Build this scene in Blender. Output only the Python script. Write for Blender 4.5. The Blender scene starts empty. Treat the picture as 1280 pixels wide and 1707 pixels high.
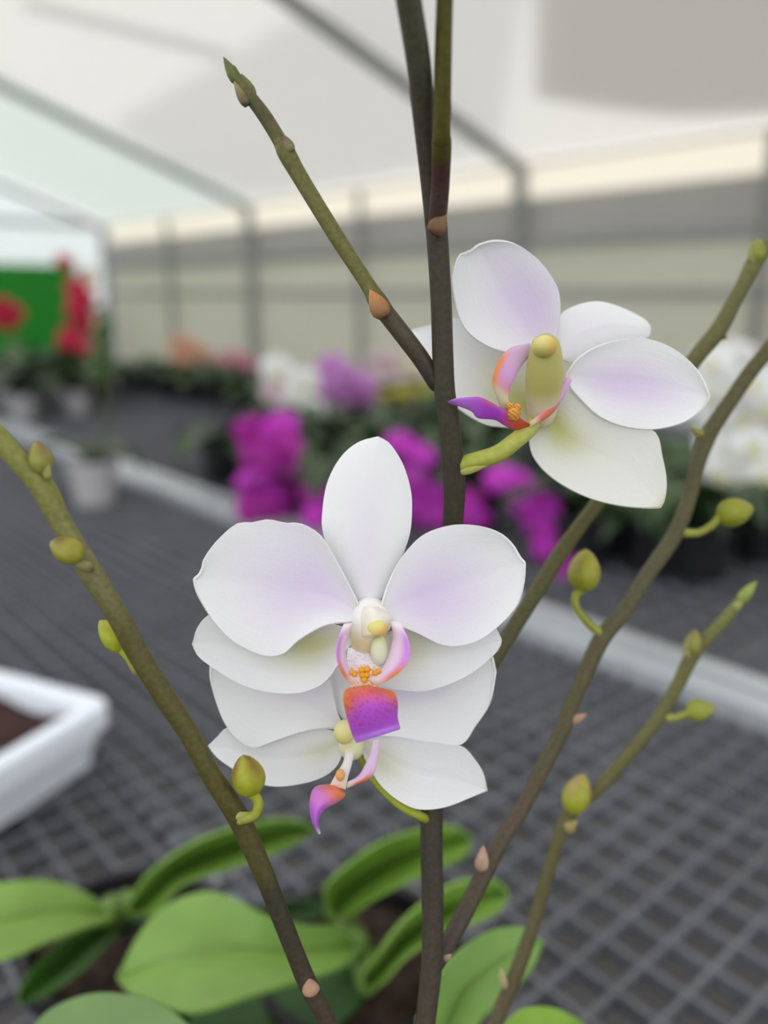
import bpy, math, random
import numpy as np
random.seed(7); rng = np.random.default_rng(7)
SC = bpy.context.scene
COL = SC.collection
# ------------------------------------------------------------------ camera model
F_PX = 1390.0; CX, CY = 640.0, 853.5
HORIZ = 490.0
CAM = np.array([0.0, 0.0, 1.17])
PITCH = math.atan((CY - HORIZ) / F_PX)
cp, sp = math.cos(PITCH), math.sin(PITCH)
R_ = np.array([1.0, 0, 0]); F_ = np.array([0, cp, -sp]); U_ = np.array([0, sp, cp])

def ray(x, y): return ((x - CX) / F_PX) * R_ + ((CY - y) / F_PX) * U_ + F_
def P(x, y, d): return CAM + d * ray(x, y)
def PZ(x, y, z):
    r = ray(x, y); return CAM + r * ((z - CAM[2]) / r[2])
def _h(v): v = np.array([v[0], v[1], 0.0]); return v / np.linalg.norm(v)
D1 = _h(ray(-600, HORIZ))            # along the house, away to the left
N1 = np.array([D1[1], -D1[0], 0.0])  # towards the side wall
def HB(a, b, z): return D1 * a + N1 * b + np.array([0, 0, z])
def AB(p): return float(np.dot(p, D1)), float(np.dot(p, N1))
HROT = math.atan2(D1[1], D1[0])

def S(r, g, b):
    def f(c):
        c /= 255.0
        return c / 12.92 if c <= 0.04045 else ((c + 0.055) / 1.055) ** 2.4
    return np.array([f(r), f(g), f(b)])
def mix(a, b, t): t = min(1.0, max(0.0, t)); return a * (1 - t) + b * t
def sstep(a, b, x):
    t = min(1.0, max(0.0, (x - a) / (b - a))); return t * t * (3 - 2 * t)

# ------------------------------------------------------------------ object helpers
def mesh_data(name, V, Fc, m, cols=None, uvs=None, smooth=True):
    me = bpy.data.meshes.new(name)
    me.from_pydata([tuple(map(float, v)) for v in V], [], Fc)
    if cols is not None:
        at = me.color_attributes.new('Col', 'FLOAT_COLOR', 'POINT')
        buf = np.ones((len(V), 4), dtype=np.float32); buf[:, :3] = np.array(cols)
        at.data.foreach_set('color', buf.ravel())
    if uvs is not None:
        uv = me.uv_layers.new(name='UV')
        li = np.zeros(len(me.loops), dtype=np.int32); me.loops.foreach_get('vertex_index', li)
        uv.data.foreach_set('uv', np.array(uvs, dtype=np.float32)[li].ravel())
    if smooth: me.polygons.foreach_set('use_smooth', [True] * len(me.polygons))
    me.materials.append(m); me.update()
    return me
def link(name, me, parent=None, loc=(0, 0, 0)):
    o = bpy.data.objects.new(name, me); COL.objects.link(o)
    o.location = loc
    if parent is not None: o.parent = parent
    return o
def tag(o, label=None, cat=None, group=None, kind=None):
    if label: o['label'] = label
    if cat: o['category'] = cat
    if group: o['group'] = group
    if kind: o['kind'] = kind
    return o
def thing(name, label, cat, loc=(0, 0, 0), group=None):
    o = bpy.data.objects.new(name, None); COL.objects.link(o); o.empty_display_size = 0.05
    o.location = tuple(map(float, loc)); o['off'] = 0
    del o['off']
    return tag(o, label, cat, group)

class MB:
    """collects geometry in world coordinates for one mesh"""
    def __init__(self): self.V = []; self.F = []; self.C = []; self.UV = []
    def add(self, V, Fc, C=None, UV=None):
        n = len(self.V)
        self.V += [np.array(v, float) for v in V]; self.F += [[i + n for i in f] for f in Fc]
        self.C += list(C) if C is not None else [np.array([.5, .5, .5])] * len(V)
        self.UV += list(UV) if UV is not None else [(0, 0)] * len(V)
        return self
    def build(self, name, m, parent=None, off=(0, 0, 0), smooth=True, thick=None):
        off = np.array(off, float)
        o = link(name, mesh_data(name, [v - off for v in self.V], self.F, m, self.C, self.UV, smooth), parent)
        if parent is None: o.location = tuple(off)
        if thick:
            md = o.modifiers.new('thickness', 'SOLIDIFY'); md.thickness = thick; md.offset = 0
            if smooth:
                es = o.modifiers.new('crisp_rim', 'EDGE_SPLIT'); es.split_angle = math.radians(55)
        return o
    def box(self, c, sx, sy, sz, rot=0.0, col=None):
        c = np.array(c, float); e1 = np.array([math.cos(rot), math.sin(rot), 0]); e2 = np.array([-e1[1], e1[0], 0]); e3 = np.array([0, 0, 1.0])
        V = [c + e1 * sx / 2 * i + e2 * sy / 2 * j + e3 * sz / 2 * k for i in (-1, 1) for j in (-1, 1) for k in (-1, 1)]
        Fc = [[0, 1, 3, 2], [4, 6, 7, 5], [0, 4, 5, 1], [2, 3, 7, 6], [0, 2, 6, 4], [1, 5, 7, 3]]
        return self.add(V, Fc, [col] * 8 if col is not None else None)
    def beam(self, a, b, w, h, col=None):
        a = np.array(a, float); b = np.array(b, float); t = b - a; t /= np.linalg.norm(t)
        up = np.array([0, 0, 1.0]) if abs(t[2]) < .95 else np.array([1.0, 0, 0])
        s = np.cross(t, up); s /= np.linalg.norm(s); u = np.cross(s, t)
        V = [p + s * w / 2 * j + u * h / 2 * k for p in (a, b) for j in (-1, 1) for k in (-1, 1)]
        Fc = [[0, 1, 3, 2], [4, 6, 7, 5], [0, 4, 5, 1], [2, 3, 7, 6], [0, 2, 6, 4], [1, 5, 7, 3]]
        return self.add(V, Fc, [col] * 8 if col is not None else None)
    def tube(self, pts, rad, colf=None, n=14, sub=8, cap=True):
        pts = np.array(pts, float); rad = np.array(rad, float)
        Pp, Rr = catmull(pts, sub), catmull(rad[:, None], sub)[:, 0]
        m = len(Pp); T = np.gradient(Pp, axis=0); T /= np.linalg.norm(T, axis=1)[:, None] + 1e-12
        ref = np.array([0, 1.0, 0.01]) if abs(T[0][1]) < .9 else np.array([1.0, 0, 0])
        nv = ref - T[0] * np.dot(ref, T[0]); nv /= np.linalg.norm(nv)
        V = []; C = []; UV = []; L = np.concatenate([[0], np.cumsum(np.linalg.norm(np.diff(Pp, axis=0), axis=1))]); L /= L[-1]
        rings = []
        for i in range(m):
            nv = nv - T[i] * np.dot(nv, T[i]); nv /= np.linalg.norm(nv); bv = np.cross(T[i], nv)
            rings.append((Pp[i], nv.copy(), bv, max(Rr[i], 1e-5), L[i]))
        if cap:
            p, a, b, r, l = rings[0]; pre = [(p - T[0] * r * math.cos(q), a, b, r * math.sin(q), 0.0) for q in (.05, .5, 1.0)]
            p, a, b, r, l = rings[-1]; post = [(p + T[-1] * r * math.cos(q), a, b, r * math.sin(q), 1.0) for q in (1.0, .5, .05)]
            rings = pre + rings + post
        for (p, a, b, r, l) in rings:
            for k in range(n):
                q = 2 * math.pi * k / n
                V.append(p + r * (math.cos(q) * a + math.sin(q) * b)); UV.append((k / n, l))
                C.append(colf(l, q) if colf else np.array([.5, .5, .5]))
        Fc = []
        for i in range(len(rings) - 1):
            for k in range(n):
                Fc.append([i * n + k, i * n + (k + 1) % n, (i + 1) * n + (k + 1) % n, (i + 1) * n + k])
        Fc.append(list(range(n))[::-1]); Fc.append([(len(rings) - 1) * n + k for k in range(n)])
        return self.add(V, Fc, C, UV)
    def lathe(self, p0, p1, prof, colf=None, n=16, flat=1.0, side=None, lobes=0, lob=0.0):
        """prof: list of (t along axis 0..1, radius m)"""
        p0 = np.array(p0, float); p1 = np.array(p1, float); t = p1 - p0; ln = np.linalg.norm(t); t /= ln
        ref = np.array(side, float) if side is not None else (np.array([0, 1.0, 0]) if abs(t[1]) < .9 else np.array([1.0, 0, 0]))
        a = ref - t * np.dot(ref, t); a /= np.linalg.norm(a); b = np.cross(t, a)
        V = []; C = []; UV = []
        for (q, r) in prof:
            for k in range(n):
                an = 2 * math.pi * k / n; rr = max(r, 1e-5) * (1 + lob * math.cos(lobes * an))
                V.append(p0 + t * ln * q + rr * (math.cos(an) * a * flat + math.sin(an) * b)); UV.append((k / n, q))
                C.append(colf(q, an) if colf else np.array([.5, .5, .5]))
        m = len(prof)
        Fc = [[i * n + k, i * n + (k + 1) % n, (i + 1) * n + (k + 1) % n, (i + 1) * n + k] for i in range(m - 1) for k in range(n)]
        Fc.append(list(range(n))[::-1]); Fc.append([(m - 1) * n + k for k in range(n)])
        return self.add(V, Fc, C, UV)
    def grid(self, pf, cf, nr, nc):
        V = []; C = []; UV = []
        for i in range(nr + 1):
            for j in range(nc + 1):
                s = i / nr; u = -1 + 2 * j / nc
                V.append(pf(s, u)); C.append(cf(s, u)); UV.append((u * .5 + .5, s))
        Fc = [[i * (nc + 1) + j, i * (nc + 1) + j + 1, (i + 1) * (nc + 1) + j + 1, (i + 1) * (nc + 1) + j] for i in range(nr) for j in range(nc)]
        return self.add(V, Fc, C, UV)

def catmull(pts, sub):
    pts = np.array(pts, float); n = len(pts)
    if n < 3:
        return np.array([pts[0] + (pts[-1] - pts[0]) * i / sub for i in range(sub + 1)])
    Q = np.vstack([2 * pts[0] - pts[1], pts, 2 * pts[-1] - pts[-2]])
    out = []
    for i in range(1, n):
        p0, p1, p2, p3 = Q[i - 1], Q[i], Q[i + 1], Q[i + 2]
        for k in range(sub):
            t = k / sub
            out.append(.5 * ((2 * p1) + (-p0 + p2) * t + (2 * p0 - 5 * p1 + 4 * p2 - p3) * t * t + (-p0 + 3 * p1 - 3 * p2 + p3) * t ** 3))
    out.append(pts[-1])
    return np.array(out)
def arcsample(pts):
    L = np.concatenate([[0], np.cumsum(np.linalg.norm(np.diff(pts, axis=0), axis=1))]); L /= L[-1]
    return lambda s: np.array([np.interp(s, L, pts[:, 0]), np.interp(s, L, pts[:, 1])])
def outline_edges(pts, tip):
    pts = np.array(pts, float)
    # last edge returns to the base point
    closed = np.vstack([pts, pts[:1]])
    return arcsample(catmull(closed[:tip + 1], 6)), arcsample(catmull(closed[tip:][::-1], 6))

# ------------------------------------------------------------------ materials
def mat(name, col=None, rough=.5, spec=.3, metal=0.0, attr=False, trans=0.0, noise=None, bump=None, alpha=None, veins=0.0, trcol=None):
    m = bpy.data.materials.new(name); m.use_nodes = True
    nt = m.node_tree; N = nt.nodes; L = nt.links; N.clear()
    out = N.new('ShaderNodeOutputMaterial'); pb = N.new('ShaderNodeBsdfPrincipled')
    pb.inputs['Roughness'].default_value = rough; pb.inputs['Metallic'].default_value = metal
    pb.inputs['Specular IOR Level'].default_value = spec
    if attr:
        a = N.new('ShaderNodeAttribute'); a.attribute_name = 'Col'; csock = a.outputs['Color']
    else:
        rgb = N.new('ShaderNodeRGB'); rgb.outputs[0].default_value = (*map(float, col), 1); csock = rgb.outputs[0]
    tc = N.new('ShaderNodeTexCoord')
    if noise:
        sc, amt = noise
        nz = N.new('ShaderNodeTexNoise'); nz.inputs['Scale'].default_value = sc; nz.inputs['Detail'].default_value = 4
        L.new(tc.outputs['Object'], nz.inputs['Vector'])
        mr = N.new('ShaderNodeMapRange'); mr.inputs['From Min'].default_value = .3; mr.inputs['From Max'].default_value = .7
        mr.inputs['To Min'].default_value = 1 - amt; mr.inputs['To Max'].default_value = 1 + amt
        L.new(nz.outputs['Fac'], mr.inputs['Value'])
        mx = N.new('ShaderNodeMix'); mx.data_type = 'RGBA'; mx.blend_type = 'MULTIPLY'; mx.inputs['Factor'].default_value = 1
        L.new(csock, mx.inputs['A']); L.new(mr.outputs['Result'], mx.inputs['B']); csock = mx.outputs['Result']
    L.new(csock, pb.inputs['Base Color'])
    hs = None
    if veins:
        mp = N.new('ShaderNodeMapping'); mp.inputs['Scale'].default_value = (26, 2.2, 1)
        L.new(tc.outputs['UV'], mp.inputs['Vector'])
        vz = N.new('ShaderNodeTexNoise'); vz.inputs['Scale'].default_value = 1; vz.inputs['Detail'].default_value = 3
        L.new(mp.outputs['Vector'], vz.inputs['Vector']); hs = vz.outputs['Fac']
        b0 = N.new('ShaderNodeBump'); b0.inputs['Strength'].default_value = veins; b0.inputs['Distance'].default_value = .0006
        L.new(hs, b0.inputs['Height'])
    if bump:
        sc, st, dist = bump
        bz = N.new('ShaderNodeTexNoise'); bz.inputs['Scale'].default_value = sc; bz.inputs['Detail'].default_value = 3
        L.new(tc.outputs['Object'], bz.inputs['Vector'])
        bp = N.new('ShaderNodeBump'); bp.inputs['Strength'].default_value = st; bp.inputs['Distance'].default_value = dist
        L.new(bz.outputs['Fac'], bp.inputs['Height'])
        if hs is not None: L.new(b0.outputs['Normal'], bp.inputs['Normal'])
        L.new(bp.outputs['Normal'], pb.inputs['Normal'])
    elif hs is not None:
        L.new(b0.outputs['Normal'], pb.inputs['Normal'])
    sh = pb.outputs['BSDF']
    if trans:
        tr = N.new('ShaderNodeBsdfTranslucent')
        if trcol is not None: tr.inputs['Color'].default_value = (*map(float, trcol), 1)
        else: L.new(csock, tr.inputs['Color'])
        ms = N.new('ShaderNodeMixShader'); ms.inputs['Fac'].default_value = trans
        L.new(sh, ms.inputs[1]); L.new(tr.outputs['BSDF'], ms.inputs[2]); sh = ms.outputs['Shader']
    if alpha is not None:
        tp = N.new('ShaderNodeBsdfTransparent')
        ms2 = N.new('ShaderNodeMixShader'); ms2.inputs['Fac'].default_value = alpha
        L.new(tp.outputs['BSDF'], ms2.inputs[1]); L.new(sh, ms2.inputs[2]); sh = ms2.outputs['Shader']
    L.new(sh, out.inputs['Surface'])
    return m

M_petal = mat('orchid_petal', attr=True, rough=.45, spec=.25, trans=.25, bump=(1500, .28, .0002), veins=.11)
M_lip = mat('orchid_lip', attr=True, rough=.4, spec=.3, trans=.12, bump=(2500, .1, .0002))
M_stem = mat('orchid_stem', attr=True, rough=.5, spec=.25, noise=(900, .22), bump=(700, .15, .0002))
M_bud = mat('orchid_bud', attr=True, rough=.42, spec=.3, noise=(500, .12))
M_leaf = mat('orchid_leaf', attr=True, rough=.38, spec=.4, noise=(40, .10))
M_pot = mat('plastic_pot', S(38, 38, 42), rough=.4)
M_bark = mat('bark_chips', S(62, 48, 40), rough=.9, noise=(120, .5), bump=(90, 1, .006))
M_mesh = mat('bench_mesh_plastic', S(104, 106, 112), rough=.55, spec=.3, noise=(14, .15))
M_alu = mat('aluminium_edge', S(196, 202, 206), rough=.35, metal=.35, noise=(20, .06))
M_backing = mat('added_backing', S(112, 110, 109), rough=.85, noise=(9, .18))
M_pipe = mat('support_pipe', S(206, 212, 220), rough=.4, metal=.3)
M_steel = mat('frame_steel', S(140, 141, 138), rough=.5, metal=.25)
M_white = mat('white_plastic', S(234, 241, 250), rough=.35, spec=.4)
M_soil = mat('potting_soil', S(58, 36, 34), rough=.95, noise=(60, .4), bump=(120, 1, .004))
M_floor = mat('ground_cloth', S(158, 158, 156), rough=.85, noise=(3, .15))
M_bgflower = mat('background_petal', attr=True, rough=.5, spec=.2, trans=.25)
M_green = mat('green_screen', S(34, 132, 40), rough=.7)

# ------------------------------------------------------------------ main orchid plant
WHITE = S(240, 240, 240)
LILAC = S(214, 188, 232)
CREAM = S(232, 228, 200)
YGREEN = S(196, 196, 112)

def petal_color(lil=0.0, grn=0.0, lc=(.38, 0.0), lw=(.33, .62), gc=(.14, -.15), gw=(.22, .55), tipw=0.0):
    def f(s, u):
        c = WHITE.copy()
        e = ((s - lc[0]) / lw[0]) ** 2 + ((u - lc[1]) / lw[1]) ** 2
        c = mix(c, LILAC, lil * math.exp(-e))
        e = ((s - gc[0]) / gw[0]) ** 2 + ((u - gc[1]) / gw[1]) ** 2
        c = mix(c, YGREEN, grn * math.exp(-e))
        c = mix(c, CREAM, .8 * (1 - sstep(.0, .09, s)))
        if tipw: c = mix(c, S(214, 208, 170), tipw * sstep(.9, 1, s))
        return c
    return f

def petal(name, parent, off, out, tip, d0, d1, bow=0.0, cup=0.0, colf=None, m=None, ruf=0.0, thick=.0005, nr=34, nc=22, twist=0.0, ph=0.0, label=None):
    """out: outline in photo pixels from the base round the tip and back; d0/d1 depth (m) of base/tip"""
    eL, eR = outline_edges(out, tip)
    mb = MB()
    def pf(s, u):
        a, b = eL(s), eR(s); w = (u + 1) / 2; q = a * (1 - w) + b * w
        pr = math.sin(math.pi * min(1, s * .93 + .05)) ** .8
        d = d0 + (d1 - d0) * s + bow * 4 * s * (1 - s) + cup * u * u * pr + twist * u * pr
        d += ruf * math.sin(7 * s + 3.1 * u + ph) * abs(u) ** 3 * pr
        d -= .0003 * math.exp(-(u / .12) ** 2) * pr * (.6 if cup > 0 else -.6)
        return P(q[0], q[1], d)
    mb.grid(pf, colf or petal_color(), nr, nc)
    o = mb.build(name, m or M_petal, parent, off, thick=thick)
    if label: o['label'] = label
    return o

def stem_pts(L):
    pts = [P(x, y, d) for (x, y, d, w) in L]; rad = [w * .5 * d / F_PX for (x, y, d, w) in L]
    return pts, rad
DARK = S(62, 56, 44); OLIVE = S(104, 104, 52); BROWN = S(98, 84, 66); YG = S(142, 146, 70); PURP = S(70, 56, 54)
def stemtone(c):
    l = float(c @ np.array([.21, .72, .07])); return c * (.80 - .26 * sstep(.05, .16, l))
def grad(stops):
    stops = [(a, stemtone(c)) for a, c in stops]
    def f(l, q):
        for (l0, c0), (l1, c1) in zip(stops[:-1], stops[1:]):
            if l <= l1: return mix(c0, c1, (l - l0) / (l1 - l0 + 1e-9))
        return stops[-1][1]
    return f

CROWN = P(703, 2050, .212)
BENCH_Z = .75
BASE = np.array([CROWN[0], CROWN[1], BENCH_Z])
plant = thing('orchid_plant', 'tall orchid in front with white and lilac blooms, orange-purple lips and budding stems', 'orchid', BASE)
OFF = BASE

def spike(name, segs, label=None):
    mb = MB()
    for L, colf in segs:
        pts, rad = stem_pts(L); mb.tube(pts, rad, colf, n=14, sub=7)
    o = mb.build(name, M_stem, plant, OFF)
    if label: o['label'] = label
    return o
main_low = [(703, 2050, .212, 40), (705, 1760, .211, 35), (711, 1690, .211, 34), (720, 1600, .211, 36), (721, 1500, .211, 37), (719, 1400, .211, 38), (722, 1300, .212, 37), (736, 1150, .212, 36), (750, 980, .208, 35), (755, 870, .204, 35), (757, 800, .201, 38), (748, 700, .197, 36), (740, 640, .195, 36), (735, 500, .191, 36), (729, 400, .188, 37), (726, 365, .187, 38)]
main_left = [(726, 372, .187, 36), (717, 290, .182, 36), (707, 200, .175, 38), (697, 100, .166, 42), (681, 0, .158, 44), (672, -60, .153, 44), (655, -180, .145, 42), (642, -300, .137, 36)]
main_spike = spike('flower_spike', [(main_low, grad([(0, BROWN), (.3, S(72, 64, 54)), (.5, S(58, 54, 42)), (.85, S(66, 62, 46)), (1, DARK)])),
                                    (main_left, grad([(0, S(66, 58, 50)), (.6, S(92, 90, 72)), (1, S(98, 98, 70))]))], 'dark brown upright flower stem')
br_up = [(728, 378, .186, 30), (731, 340, .183, 32), (734, 300, .180, 32), (736, 240, .174, 34), (736, 222, .172, 31), (738, 120, .166, 30), (741, 0, .16, 29), (744, -60, .157, 29), (750, -180, .15, 28), (758, -290, .143, 24)]
spike('branch', [(br_up, grad([(0, S(70, 54, 46)), (.19, S(74, 50, 44)), (.24, S(84, 78, 24)), (1, S(92, 92, 22))]))], 'olive green upright branch')
br_left = [(726, 640, .196, 26), (705, 603, .195, 30), (680, 569, .194, 31), (645, 524, .193, 31), (630, 503, .192, 33), (612, 473, .192, 26), (560, 393, .191, 27), (500, 295, .190, 28), (478, 256, .189, 31), (466, 234, .189, 25), (440, 192, .188, 24), (412, 155, .187, 21), (399, 136, .187, 17), (388, 116, .187, 14)]
branch_left = spike('branch', [(br_left, grad([(0, S(58, 50, 46)), (.22, S(92, 82, 62)), (.27, S(112, 100, 68)), (.33, S(136, 132, 72)), (.75, S(138, 132, 76)), (.85, S(112, 104, 70)), (1, S(120, 122, 68))]))])
br_a = [(716, 1625, .213, 26), (738, 1588, .216, 28), (770, 1530, .220, 29), (800, 1470, .225, 29), (837, 1399, .229, 27), (875, 1339, .233, 26), (909, 1271, .236, 26), (938, 1215, .238, 27), (947, 1188, .239, 26), (968, 1140, .240, 25), (1002, 1066, .242, 29), (1040, 1021, .243, 25), (1077, 961, .244, 26), (1119, 901, .245, 27), (1137, 863, .245, 26), (1149, 830, .246, 24), (1162, 776, .246, 25), (1176, 734, .247, 29), (1191, 707, .247, 27), (1221, 663, .248, 25), (1250, 621, .249, 25), (1280, 584, .25, 25), (1325, 530, .252, 24)]
branch_a = spike('branch', [(br_a, grad([(0, S(72, 62, 54)), (.2, S(96, 84, 66)), (.4, S(112, 104, 70)), (.55, S(118, 112, 80)), (.75, S(112, 108, 72)), (1, S(102, 96, 50))]))])
br_b = [(730, 1250, .216, 22), (775, 1180, .222, 24), (841, 1070, .228, 27), (886, 999, .231, 27), (931, 927, .234, 28), (965, 879, .235, 25), (998, 835, .236, 25), (1060, 745, .238, 25), (1110, 668, .239, 25), (1161, 595, .240, 27), (1197, 551, .241, 29), (1224, 502, .241, 25), (1244, 464, .241, 25), (1259, 436, .242, 28), (1285, 405, .242, 20), (1320, 365, .243, 18)]
branch_b = spike('branch', [(br_b, grad([(0, S(96, 88, 60)), (.4, S(108, 106, 60)), (.6, S(118, 112, 70)), (1, S(128, 130, 70))]))])
sp_right = [(703, 2050, .216, 22), (770, 1850, .24, 24), (830, 1695, .25, 25), (864, 1612, .252, 25), (890, 1537, .254, 23), (909, 1470, .255, 22), (927, 1410, .256, 22), (942, 1369, .257, 24), (966, 1340, .257, 20), (995, 1318, .257, 21), (1040, 1267, .258, 22), (1095, 1200, .259, 22), (1130, 1141, .26, 22), (1150, 1100, .26, 24), (1175, 1068, .26, 20), (1215, 1024, .261, 19), (1243, 990, .261, 15)]
spike_right = spike('flower_spike', [(sp_right, grad([(0, BROWN), (.3, S(104, 92, 66)), (.5, S(116, 110, 66)), (.75, S(126, 124, 72)), (.9, S(134, 132, 74)), (1, S(150, 160, 84))]))], 'slim green-brown flower stem, furthest right')
sp_left = [(703, 2050, .212, 30), (620, 1860, .205, 30), (565, 1745, .202, 30), (546, 1704, .200, 30), (515, 1644, .198, 32), (492, 1589, .196, 31), (469, 1530, .194, 32), (441, 1460, .192, 33), (408, 1384, .190, 37), (384, 1340, .188, 37), (351, 1290, .186, 34), (312, 1218, .184, 34), (273, 1159, .182, 36), (225, 1080, .180, 37), (200, 1033, .178, 37), (175, 992, .177, 37), (150, 952, .176, 40), (125, 908, .175, 35), (97, 862, .174, 37), (75, 818, .173, 42), (56, 795, .172, 38), (31, 768, .171, 36), (0, 733, .170, 38), (-50, 680, .168, 38)]
spike_left = spike('flower_spike', [(sp_left, grad([(0, BROWN), (.24, S(80, 68, 56)), (.45, S(64, 60, 44)), (.475, S(86, 80, 44)), (.59, S(98, 92, 46)), (.74, S(106, 100, 54)), (.82, S(142, 138, 88)), (.9, S(156, 156, 84)), (1, S(172, 178, 90))]))], 'long flower stem leaning left, brown turning green')

def bud(parent, p0, p1, w, d, ped=None, c0=S(150, 158, 48), c1=S(158, 140, 92), pw=14, seam=True):
    mb = MB(); a = P(*p0, d); b = P(*p1, d); r = w * .5 * d / F_PX
    prof = [(t, r * (math.sin(math.pi * (t ** .82)) ** .62 if 0 < t < 1 else 0)) for t in np.linspace(0, 1, 15)]
    mb.lathe(a, b, prof, lambda q, an: .74 * mix(mix(c0, c1, sstep(.2, .95, q) * (.55 + .45 * math.cos(an * 3))), S(170, 176, 66), .25 * (math.cos(3 * an) < -.8)), n=24, lobes=3, lob=-.05)
    if ped:
        pts = [P(x, y, dd) for (x, y, dd) in ped] + [a + (b - a) * .08]
        mb.tube(pts, [pw * 1.25 * .5 * d / F_PX] + [pw * .5 * d / F_PX] * (len(pts) - 1), lambda l, q: .74 * mix(S(168, 172, 80), c0, l), n=10, sub=6)
    return mb.build('bud', M_bud, parent, OFF)
def bract(parent, p0, p1, w, d, c0=S(170, 132, 98), c1=S(196, 150, 104), flat=.6):
    mb = MB(); r = w * .5 * d / F_PX
    prof = [(0, r * .6), (.15, r * .95), (.35, r), (.6, r * .75), (.85, r * .32), (1, 0.0)]
    mb.lathe(P(*p0, d), P(*p1, d), prof, lambda q, an: .76 * mix(c0, c1, q), n=14, flat=flat)
    return mb.build('bract', M_bud, parent, OFF)
G0 = S(150, 154, 62)
# left spike buds
bud(spike_left, (72, 792), (60, 735), 40, .1712, None, S(150, 150, 70), S(138, 100, 74))
bract(spike_left, (80, 800), (72, 752), 16, .1705, S(140, 146, 70), S(168, 166, 96))
bud(spike_left, (136, 932), (84, 902), 46, .172, None, S(164, 160, 58), S(122, 90, 56))
bract(spike_left, (156, 948), (118, 936), 20, .173, S(122, 108, 70), S(178, 178, 110))
bract(spike_left, (146, 935), (116, 885), 26, .1755, S(118, 104, 66), S(138, 118, 66))
bud(spike_left, (205, 1086), (166, 1034), 38, .186, [(228, 1116, .186), (216, 1098, .186)], S(182, 192, 48), S(186, 178, 70), pw=15)
bud(spike_left, (420, 1328), (405, 1258), 56, .186, [(396, 1366, .188), (422, 1360, .1865), (430, 1346, .186), (428, 1332, .186)], S(168, 172, 40), S(144, 104, 64), pw=17)
bract(spike_left, (390, 1362), (425, 1356), 16, .1868, S(186, 184, 110), S(160, 170, 60))
bract(spike_left, (521, 1658), (511, 1628), 30, .1958, S(196, 156, 126), S(172, 132, 106), flat=.8)
# left branch scales
bract(branch_left, (396, 138), (372, 94), 20, .187, S(100, 122, 50), S(104, 96, 60), flat=.8)
bract(branch_left, (412, 176), (389, 134), 18, .1862, S(96, 82, 62), S(160, 148, 80))
bract(branch_left, (420, 165), (402, 122), 24, .1875, S(112, 116, 58), S(112, 120, 60))
bract(branch_left, (487, 252), (469, 222), 18, .1872, S(150, 140, 100), S(90, 78, 62))
bract(branch_left, (640, 528), (616, 482), 34, .1896, S(150, 110, 74), S(202, 140, 76))
bract(main_spike, (722, 390), (744, 352), 32, .1835, S(112, 78, 54), S(134, 108, 70))
# branch A buds and scales
bud(branch_a, (972, 988), (977, 915), 54, .239, [(1000, 1056, .2415), (978, 1036, .240), (960, 1012, .239), (960, 992, .239)], S(166, 168, 56), S(192, 172, 96), pw=13)
bud(branch_a, (1194, 863), (1256, 846), 48, .243, [(1140, 888, .2445), (1164, 888, .244), (1186, 876, .243)], S(152, 158, 44), S(160, 152, 66), pw=13)
bract(branch_a, (802, 1452), (806, 1409), 24, .223, S(182, 150, 126), S(206, 172, 150))
bract(branch_a, (950, 1204), (978, 1190), 18, .238, S(176, 140, 108), S(206, 160, 136))
bract(branch_a, (1172, 728), (1152, 710), 16, .246, S(150, 140, 78), S(176, 172, 84))
bract(branch_a, (740, 1602), (752, 1590), 14, .214, S(150, 128, 110), S(180, 156, 140))
# branch B
bud(branch_b, (1262, 440), (1264, 397), 28, .2405, None, S(140, 152, 62), S(150, 138, 72))
bract(branch_b, (1256, 440), (1250, 405), 16, .2400, S(140, 142, 76), S(160, 158, 84))
bract(branch_b, (1198, 560), (1214, 564), 13, .2405, S(104, 98, 54), S(128, 122, 70))
# right spike
bud(spike_right, (952, 1358), (974, 1290), 46, .2555, None, S(172, 176, 50), S(188, 152, 108))
bract(spike_right, (942, 1384), (962, 1368), 24, .2555, S(168, 144, 96), S(186, 170, 92))
bud(spike_right, (1142, 1190), (1192, 1178), 37, .257, [(1112, 1196, .2585), (1126, 1196, .258)], S(158, 166, 66), S(160, 152, 84), pw=13)
bud(spike_right, (1152, 1094), (1160, 1050), 28, .2585, None, S(148, 148, 74), S(150, 138, 82))
bract(spike_right, (1146, 1100), (1144, 1062), 14, .258, S(150, 140, 92), S(168, 160, 100))
bract(spike_right, (1232, 1003), (1262, 968), 21, .2605, S(152, 164, 82), S(160, 182, 84), flat=.8)
bract(spike_right, (1222, 1016), (1240, 1000), 16, .2595, S(164, 160, 96), S(168, 176, 96))
bract(spike_right, (842, 1648), (834, 1612), 14, .250, S(176, 160, 120), S(196, 184, 140))

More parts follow.
